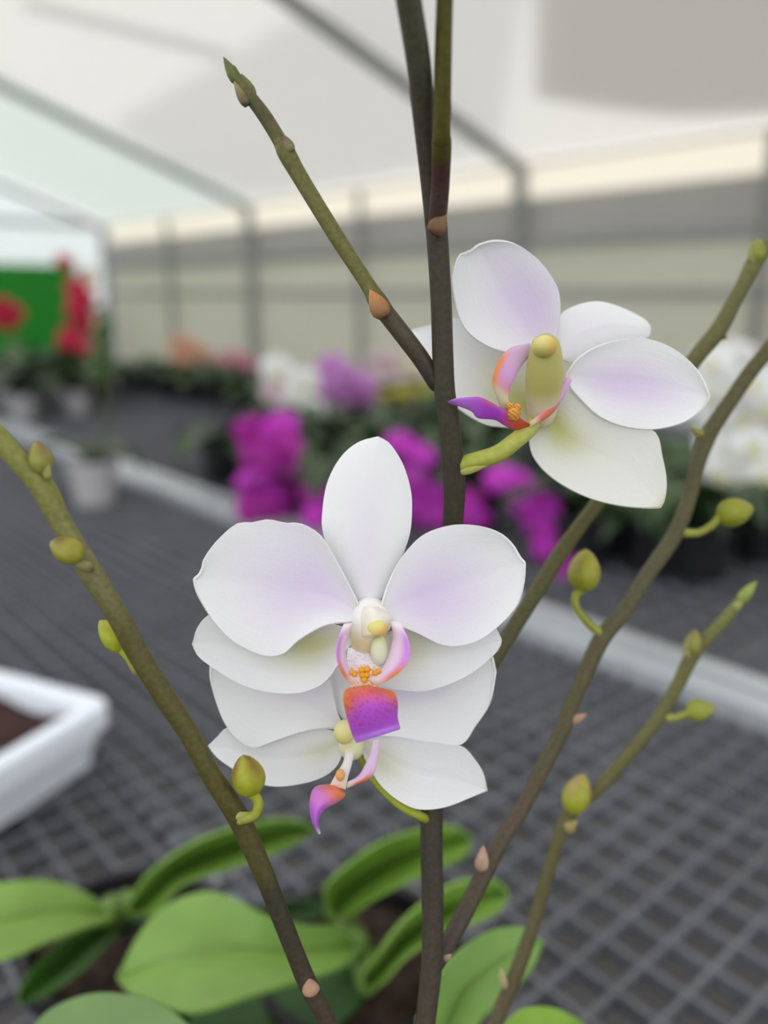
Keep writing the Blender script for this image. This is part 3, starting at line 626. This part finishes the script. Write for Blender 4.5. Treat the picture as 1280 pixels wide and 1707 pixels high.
M_wallfilm = mat('wall_sheet', S(204, 203, 192), rough=.7, spec=.1, trans=.5, trcol=S(224, 223, 211), noise=(1.2, .05))
M_vent = mat('vent_film', S(240, 236, 226), rough=.6, spec=.1, trans=.85, trcol=S(250, 246, 236))
M_clear = mat('clear_film', S(226, 232, 230), rough=.3, spec=.3, trans=.5, trcol=S(236, 242, 242), alpha=.6)
M_curtain = mat('rolled_curtain', S(176, 174, 170), rough=.7, spec=.1, trans=.42, trcol=S(210, 207, 201), noise=(1.5, .06))
def panel(name, pts, m, kind='structure', thick=.004, sub=1):
    mb = MB(); mb.add(pts, [list(range(len(pts)))])
    o = mb.build(name, m, None, np.mean(np.array(pts), axis=0), smooth=False, thick=thick)
    return tag(o, kind=kind)
# floor
panel('floor', [HB(-8, -8, 0), HB(14, -8, 0), HB(14, 9, 0), HB(-8, 9, 0)], M_floor, thick=.02)
bR = D_WALL - W_ROOF
for (q0, q1, mm) in ((A0, posts[1], M_roof), (posts[1], a_end, mat('end_bay_film', S(222, 226, 222), rough=.5, spec=.15, trans=.75, trcol=S(238, 242, 238)))):
    panel('ceiling', [HB(q0, D_WALL, z_eave + .04), HB(q1, D_WALL, z_eave + .04), HB(q1, bR, roofz(bR) + .04), HB(q0, bR, roofz(bR) + .04)], mm)
def onroof(x, y, up=.09):
    n = np.array([0, 0, 1.0]) + N1 * SL; p0 = HB(0, D_WALL, z_eave + up); r = ray(x, y)
    return CAM + r * (np.dot(p0 - CAM, n) / np.dot(r, n))
panel('ceiling_dimming_sheet', [onroof(*q) for q in ((896, 150), (960, 160), (1040, 172), (1130, 180), (1230, 178), (1420, 165), (1500, -300), (905, -300))], mat('dimming_sheet_thick', S(214, 214, 213), rough=.7, spec=.1, trans=.82, trcol=S(231, 231, 230)))  # sheet added above the roof film to dim the right-hand area
panel('ceiling_dimming_sheet', [onroof(*q) for q in ((525, 0), (380, 86), (190, 195), (300, 270), (430, 322), (640, 285), (835, 232), (868, 0), (905, -300), (800, -300))], mat('dimming_sheet_thin', S(225, 224, 222), rough=.7, spec=.1, trans=.9, trcol=S(248, 249, 250)))  # second added sheet, outlined to dim the middle of the roof
panel('ceiling_added_strip', [onroof(*q, .075) for q in ((40, -14), (382, 74), (384, 96), (40, 10))], mat('added_strip', S(222, 222, 221), rough=.7, trans=.85, trcol=S(243, 243, 243)))  # strip added over the roof film to draw a darker line
# side wall strips from top to bottom, heights read at the wall
def wz(y, x=1270): return onwall(x, y)[1]
zb = {k: wz(y) for k, y in dict(t=222, w=288, r1=385, r2=488).items()}
print('wall heights', zb)
def strip(name, z1, z0, m): return panel(name, [HB(A0, D_WALL + .03, z0), HB(a_end, D_WALL + .03, z0), HB(a_end, D_WALL + .03, z1), HB(A0, D_WALL + .03, z1)], m)
strip('wall_right_vent_film', z_eave + .03, zb['w'], M_vent)
strip('wall_right_curtain', zb['w'], zb['r1'], M_curtain)
strip('wall_right', zb['r1'], 0.0, M_wallfilm)
def fr(name, a, b, w, h): return tag(MB().beam(a, b, w, h).build(name, M_steel, None, (np.array(a) + np.array(b)) / 2, smooth=False), kind='structure')
for i in range(-4, 5):
    a = posts[0] + i * bay / 2
    if a > a_end + .01: continue
    main = i % 2 == 0
    fr('wall_right_post', HB(a, D_WALL - .05, 0), HB(a, D_WALL - .05, z_eave), .10 if main else .06, .10 if main else .06)
    if main: fr('ceiling_rafter', HB(a, D_WALL - .03, z_eave - .03), HB(a, bR, roofz(bR) - .03), .07, .07)
fr('wall_right_rail', HB(A0, D_WALL - .02, zb['r1']), HB(a_end, D_WALL - .02, zb['r1']), .05, .08)
fr('wall_right_rail', HB(A0, D_WALL - .02, zb['r2']), HB(a_end, D_WALL - .02, zb['r2']), .05, .05)
M_steel_keep = M_steel; M_steel = mat('eave_tape', S(214, 208, 190), rough=.6)
fr('ceiling_eave_beam', HB(A0, D_WALL - .05, z_eave), HB(a_end, D_WALL - .05, z_eave), .05, .03)
M_steel = M_steel_keep
# end wall (gable) of clear film
bE = D_WALL - 7
panel('wall_end', [HB(a_end + .02, D_WALL, 0), HB(a_end + .02, bE, 0), HB(a_end + .02, bE, roofz(bE)), HB(a_end + .02, D_WALL, z_eave)], M_clear)
fr('wall_end_rail', HB(a_end - .03, D_WALL, z_eave), HB(a_end - .03, bE, z_eave), .05, .06)

# green screen at the far end
gs0 = PZ(-400, 560, .95); 
def on_end(x, y, da=-.25):
    r = ray(x, y); t = (a_end + da) / np.dot(r, D1); return CAM + r * t
g0 = on_end(-500, 442); g1 = on_end(122, 442); g2 = on_end(122, 640)
panel('wall_end_skirt', [HB(a_end - .02, D_WALL, 0), HB(a_end - .02, bE, 0), HB(a_end - .02, bE, 1.0), HB(a_end - .02, D_WALL, 1.0)], mat('skirt_sheet', S(150, 150, 138), rough=.7, spec=.1))
gr = thing('green_screen', 'tall green board standing at the far end behind red flowers', 'screen', (*(0.5 * (g0 + g1))[:2], 0)); OG = np.array([*(0.5 * (g0 + g1))[:2], 0.0])
mb = MB(); p0 = g0.copy(); p1 = g1.copy(); ztop = g1[2]
mb.beam([p0[0], p0[1], (ztop + .05) / 2], [p1[0], p1[1], (ztop + .05) / 2], .03, ztop - .05); mb.build('board', M_green, gr, OG, smooth=False)
for p in (p0, p1): MB().beam([p[0], p[1], 0], [p[0], p[1], ztop], .045, .045).build('post', M_steel, gr, OG, smooth=False)

# ------------------------------------------------------------------ background orchids
def flower_mesh(name, pc, cc, lipc, n_rows=8):
    mb = MB()
    def pet(ang, ln, wd, bend, c):
        ca, sa = math.cos(ang), math.sin(ang)
        def pf(s, u):
            w = wd * math.sin(math.pi * min(1, s * .86 + .12)) ** .7
            x = u * w; y = s * ln
            return np.array([ca * x - sa * y, .006 * (u * u) - bend * math.sin(math.pi * s), sa * x + ca * y])
        mb.grid(pf, lambda s, u: mix(cc, c, sstep(.05, .35, s)), 8, 6)
    pet(0, .040, .017, .004, pc)
    pet(math.radians(125), .038, .017, .004, pc); pet(math.radians(-125), .038, .017, .004, pc)
    pet(math.radians(72), .043, .028, .007, pc); pet(math.radians(-72), .043, .028, .007, pc)
    mb.lathe([0, -.004, -.004], [0, -.016, -.022], [(0, .006), (.4, .009), (.8, .006), (1, 0)], lambda q, a: lipc, n=8)
    return mesh_data(name, mb.V, mb.F, M_bgflower, mb.C)
PAL = {
    'magenta': (S(204, 60, 200), S(226, 130, 220), S(170, 40, 160)),
    'purple': (S(176, 44, 158), S(200, 90, 184), S(130, 22, 120)),
    'white': (S(242, 243, 242), S(228, 230, 206), S(226, 220, 160)),
    'lilac': (S(204, 140, 208), S(220, 170, 220), S(176, 70, 170)),
    'blush': (S(222, 200, 208), S(226, 190, 200), S(196, 120, 160)),
    'pink': (S(206, 142, 158), S(216, 170, 176), S(180, 80, 110)),
    'peach': (S(214, 164, 140), S(222, 190, 150), S(190, 110, 70)),
    'yellow': (S(190, 182, 70), S(200, 196, 110), S(170, 130, 40)),
    'red': (S(196, 40, 74), S(206, 80, 100), S(150, 20, 40)),
    'green': (S(70, 100, 54), S(80, 110, 60), S(70, 100, 54)),
    'cream': (S(224, 214, 190), S(220, 210, 160), S(200, 180, 110)),
}
FM = {k: flower_mesh('flower', *v) for k, v in PAL.items()}
def leaf_mesh(seed):
    r = random.Random(seed); mb = MB(); ln = .2; wd = .036
    def pf(s, u):
        w = wd * (math.sin(math.pi * min(1, s * .85 + .13)) ** .6)
        return np.array([u * w, s * ln * .95, .05 * math.sin(math.pi * s * .8) * 1.2 + .012 * abs(u) - .02 * s * s])
    c = mix(S(38, 58, 34), S(62, 86, 48), r.random())
    mb.grid(pf, lambda s, u: mix(c, c * .7, math.exp(-(u / .15) ** 2)), 10, 6)
    return mesh_data('leaf', mb.V, mb.F, M_leaf, mb.C)
LM = [leaf_mesh(i) for i in range(4)]
def pot_mesh(m):
    mb = MB(); r, h = .052, .09
    mb.lathe([0, 0, 0], [0, 0, h], [(0, 0), (0.001, r * .72), (.85, r * .95), (.86, r * 1.04), (1, r * 1.06), (1, r * .95), (.88, r * .92), (.88, 0)], None, n=20)
    return mesh_data('pot', mb.V, mb.F, m, mb.C, None, False)
M_potw = mat('pale_pot', S(186, 184, 186), rough=.5)
PM = {'dark': pot_mesh(M_pot), 'pale': pot_mesh(M_potw)}
rr = random.Random(11)
def bg_plant(label, foot, cols=None, spike_px=None, fl=None, size=1.0, nleaf=5, group=None, dd=0.0, potc='dark', z=BENCH_Z, tall=None, leaf_s=1.0, name='orchid_plant'):
    """foot: world xy of the pot on a bench; spike_px/fl: where the arching spike and its blooms stand, at the plant's own distance"""
    base = np.array([foot[0], foot[1], z]); root = thing(name, label, 'orchid', base, group)
    link('pot', PM[potc], root)
    ph = rr.random() * 6
    for k in range(nleaf):
        o = link('leaf', LM[rr.randrange(4)], root, (0, 0, .08)); s = leaf_s * rr.uniform(.6, .85)
        o.scale = (s, s, s * rr.uniform(.7, 1.6)); o.rotation_euler = (rr.uniform(-.2, .12), 0, ph + k * 2.4)
    if spike_px:
        dep = np.dot(base - CAM, F_) ; crown = base + np.array([0, 0, .11])
        dep_p = dep + dd
        pts = [crown]
        for (x, y) in spike_px:
            # stand at the plant's own horizontal distance
            r = ray(x, y); t = (math.hypot(*foot) + dd) / math.hypot(r[0], r[1]); pts.append(CAM + r * t)
        mb = MB(); mb.tube(pts, [.0035] * len(pts), lambda l, q: S(84, 92, 48), n=8, sub=6); mb.build('flower_spike', M_stem, root, base)
        for (x, y, c, s) in fl:
            r = ray(x, y); t = (math.hypot(*foot) + dd - rr.uniform(.01, .05)) / math.hypot(r[0], r[1]); p = CAM + r * t - base
            o = link('flower', FM[c], root, tuple(map(float, p))); k = s * size
            o.scale = (k, k, k); o.rotation_euler = (rr.uniform(-.3, .25), rr.uniform(-.35, .35), math.atan2(-(p + base)[0], (p + base)[1]) + rr.uniform(-.5, .5))
    return root
def foot(x, y, z=BENCH_Z): return PZ(x, y, z)[:2]
# magenta cascade at the bench edge, left of the front bloom
bg_plant('dark magenta orchid cascade left of the white front bloom', foot(470, 842), ['purple'], [(474, 780), (470, 730), (448, 700), (436, 760), (434, 850)],
         [(424, 722, 'purple', .95), (452, 735, 'purple', .9), (470, 712, 'magenta', .8), (430, 765, 'purple', .95), (466, 780, 'purple', .9), (424, 808, 'magenta', .9), (458, 820, 'purple', .9), (428, 850, 'purple', .95), (462, 862, 'purple', .8), (446, 790, 'magenta', .8), (480, 745, 'purple', .7), (440, 835, 'magenta', .8)], dd=-.13)
bg_plant('magenta orchid peeping over the left petal of the front bloom', foot(545, 880), None, [(545, 850), (535, 810), (530, 860)], [(526, 826, 'purple', .7), (534, 862, 'magenta', .8), (548, 840, 'purple', .6)], dd=-.08)
bg_plant('magenta orchid between the front bloom and the main stem', foot(690, 850), None, [(700, 800), (690, 745), (670, 730), (690, 860)],
         [(668, 745, 'magenta', .8), (700, 762, 'magenta', .7), (690, 800, 'magenta', .95), (715, 826, 'magenta', .95), (696, 856, 'magenta', 1.0), (726, 866, 'magenta', .8), (712, 785, 'lilac', .6)], dd=-.10)
bg_plant('magenta orchid just right of the main stem', foot(790, 880), None, [(790, 850), (778, 820), (770, 870)], [(778, 838, 'purple', .7), (786, 866, 'magenta', .85), (768, 872, 'purple', .8)], dd=-.08)
bg_plant('bright magenta orchid spray sloping down under the upper bloom', foot(960, 940), None, [(900, 830), (845, 790), (880, 830), (915, 890), (950, 950)],
         [(836, 802, 'magenta', .72), (862, 806, 'magenta', .62), (872, 838, 'magenta', .75), (900, 846, 'magenta', .8), (896, 878, 'magenta', .75), (926, 884, 'magenta', .7), (918, 916, 'magenta', .75), (944, 930, 'magenta', .65), (938, 960, 'magenta', .7), (956, 968, 'magenta', .55)])
bg_plant('white orchid above the dark magenta cascade', foot(560, 760), None, [(530, 680), (490, 620), (455, 625), (480, 680)],
         [(462, 618, 'white', .9), (480, 640, 'blush', .8), (505, 640, 'white', .9), (460, 655, 'blush', .8), (495, 672, 'white', .95), (520, 682, 'white', .8), (468, 690, 'white', .85), (500, 700, 'white', .9), (450, 706, 'white', .7), (476, 660, 'white', .9)], dd=-.12, size=1.15)
bg_plant('lilac orchid right of the white one, above dark leaves', foot(640, 740), None, [(610, 660), (565, 600), (545, 640), (540, 690)],
         [(552, 612, 'lilac', .9), (574, 626, 'lilac', .85), (548, 648, 'lilac', .85), (600, 640, 'lilac', .95), (585, 660, 'lilac', .9), (612, 662, 'lilac', .8), (536, 682, 'lilac', .7), (512, 716, 'lilac', .7), (486, 704, 'lilac', .6)], dd=-.10, size=1.1)
bg_plant('blush white orchid under the tip of the upper left branch', foot(690, 700), None, [(680, 650), (655, 610), (640, 600)],
         [(630, 600, 'blush', .9), (655, 605, 'blush', 1.0), (680, 615, 'cream', 1.0), (645, 632, 'blush', .9), (672, 638, 'blush', .9), (700, 640, 'cream', .9)], dd=-.1)
bg_plant('yellow orchid left of the main stem below the left branch', foot(705, 722), None, [(700, 690), (690, 665), (640, 668)],
         [(632, 668, 'yellow', .75), (652, 676, 'yellow', .8), (672, 664, 'yellow', .8), (690, 672, 'yellow', .9), (708, 664, 'yellow', .8)], dd=-.15, size=1.25)
bg_plant('pink orchid in the far row, left of the white one', foot(400, 668), None, [(395, 630), (385, 600), (370, 605)],
         [(372, 604, 'pink', 1.0), (392, 598, 'pink', 1.0), (412, 610, 'pink', 1.0), (388, 622, 'blush', 1.0), (420, 640, 'blush', .9)])
bg_plant('peach orchid in the far row against the pale wall', foot(318, 664), None, [(312, 625), (305, 585), (295, 575)],
         [(296, 574, 'peach', 1.0), (316, 580, 'peach', 1.1), (336, 592, 'peach', 1.0), (304, 600, 'peach', 1.0), (310, 626, 'yellow', .8), (340, 620, 'cream', 1.0), (350, 645, 'cream', .9)])
bg_plant('large white orchid cascade at the right edge behind the stems', foot(1262, 930), None, [(1280, 760), (1240, 620), (1200, 600), (1220, 700), (1215, 820)],
         [(1190, 605, 'white', .8), (1222, 600, 'white', .85), (1180, 650, 'white', .8), (1215, 650, 'white', .85), (1255, 640, 'white', .85), (1200, 695, 'white', .85), (1240, 692, 'white', .9), (1278, 680, 'white', .85), (1215, 745, 'white', .9), (1255, 745, 'white', .9), (1200, 790, 'white', .85), (1238, 795, 'white', .9), (1275, 790, 'white', .85), (1214, 825, 'white', .75), (1192, 740, 'white', .75)])
bg_plant('dark red orchid beyond the white cascade on the right', foot(1250, 720), None, [(1250, 640), (1245, 595)], [(1236, 590, 'red', .7), (1254, 596, 'red', .7), (1244, 610, 'red', .6)], dd=-.1)
bg_plant('tall red orchid at the right end of the green board', foot(150, 668), None, [(152, 600), (140, 480), (125, 460), (120, 560)],
         [(108, 438, 'red', .9), (128, 480, 'red', 1.1), (136, 500, 'red', 1.2), (130, 522, 'red', 1.2), (138, 540, 'red', 1.0), (118, 560, 'red', 1.1), (132, 578, 'red', 1.1), (112, 574, 'red', 1.0), (146, 500, 'red', .9)], dd=.0)
bg_plant('red orchid in front of the green board at the left edge', foot(30, 680), None, [(30, 600), (22, 530), (5, 515)],
         [(4, 512, 'red', 1.0), (22, 524, 'red', 1.0), (10, 540, 'red', .9), (-14, 530, 'red', 1.0)])
bg_plant('cream orchid beside the tall red orchid near the corner post', foot(172, 660), None, [(170, 600), (160, 560)], [(160, 590, 'cream', 1.0), (150, 610, 'cream', 1.1), (166, 540, 'cream', .8), (146, 455, 'cream', .7), (150, 470, 'cream', .8)])

bg_plant('tall thin green orchid stem standing alone on the bench at the left', foot(160, 838), None, [(170, 790), (176, 680), (172, 600), (170, 545)],
         [(172, 560, 'green', .5), (168, 590, 'green', .5), (176, 545, 'green', .45), (170, 620, 'green', .5)], potc='pale', nleaf=4, leaf_s=.8)
# leafy plants without blooms
def leafy(label, x, y, group=None, **k): return bg_plant(label, foot(x, y), nleaf=k.pop('nleaf', 6), group=group, **k)
leafy('leafy orchid in a black pot on the far bench, left of the magenta cascade', 372, 800)
leafy('dark leafy orchid behind the magenta cascade', 520, 800, nleaf=8, leaf_s=1.2)
far_lab = 'leafy orchid among the dark row of pots on the far bench'
for (x, y) in ((575, 800), (620, 770), (668, 805), (720, 770), (770, 800), (830, 790), (650, 720), (740, 725)):
    leafy(far_lab, x, y, group='leafy orchids on the far bench', leaf_s=1.25, nleaf=7)
row_lab = 'small leafy orchid in the distant row beneath the pale wall'
for (x, y) in ((215, 655), (250, 652), (285, 662), (330, 668), (365, 676), (410, 690), (440, 700), (470, 712)):
    leafy(row_lab, x, y, group='distant leafy orchids by the wall', leaf_s=1.2, nleaf=6)
left_lab = 'leafy orchid clustered in front of the green board'
for (x, y) in ((10, 668), (55, 675), (95, 670), (130, 690), (40, 700)):
    leafy(left_lab, x, y, group='leafy orchids by the green board', leaf_s=1.7, nleaf=8, potc='pale')
right_lab = 'leafy orchid under the upper bloom on the far bench'
for (x, y) in ((1000, 850), (1070, 850), (1130, 880), (1020, 920), (1090, 950), (1160, 960), (930, 840)):
    leafy(right_lab, x, y, group='leafy orchids right of the bloom', leaf_s=1.1, nleaf=7)

# ------------------------------------------------------------------ light and camera
w = bpy.data.worlds.new('overcast_sky'); SC.world = w; w.use_nodes = True
bgn = w.node_tree.nodes['Background']; bgn.inputs['Color'].default_value = (.97, .985, 1.0, 1); bgn.inputs['Strength'].default_value = 1.0

cd = bpy.data.cameras.new('camera'); co = bpy.data.objects.new('camera', cd); COL.objects.link(co)
co.location = tuple(CAM); co.rotation_euler = (math.pi / 2 - PITCH, 0, 0)
cd.sensor_fit = 'VERTICAL'; cd.sensor_height = 24.0; cd.lens = 24.0 * F_PX / 1707.0
cd.clip_start = .01; cd.clip_end = 100
cd.dof.use_dof = True; cd.dof.focus_distance = .193; cd.dof.aperture_fstop = cd.lens / 5.4
SC.camera = co
SC.view_settings.view_transform = 'Standard'; SC.view_settings.look = 'None'; SC.view_settings.gamma = 1.0
SC.view_settings.exposure = 0.6
SC.cycles.max_bounces = 10; SC.cycles.transparent_max_bounces = 12
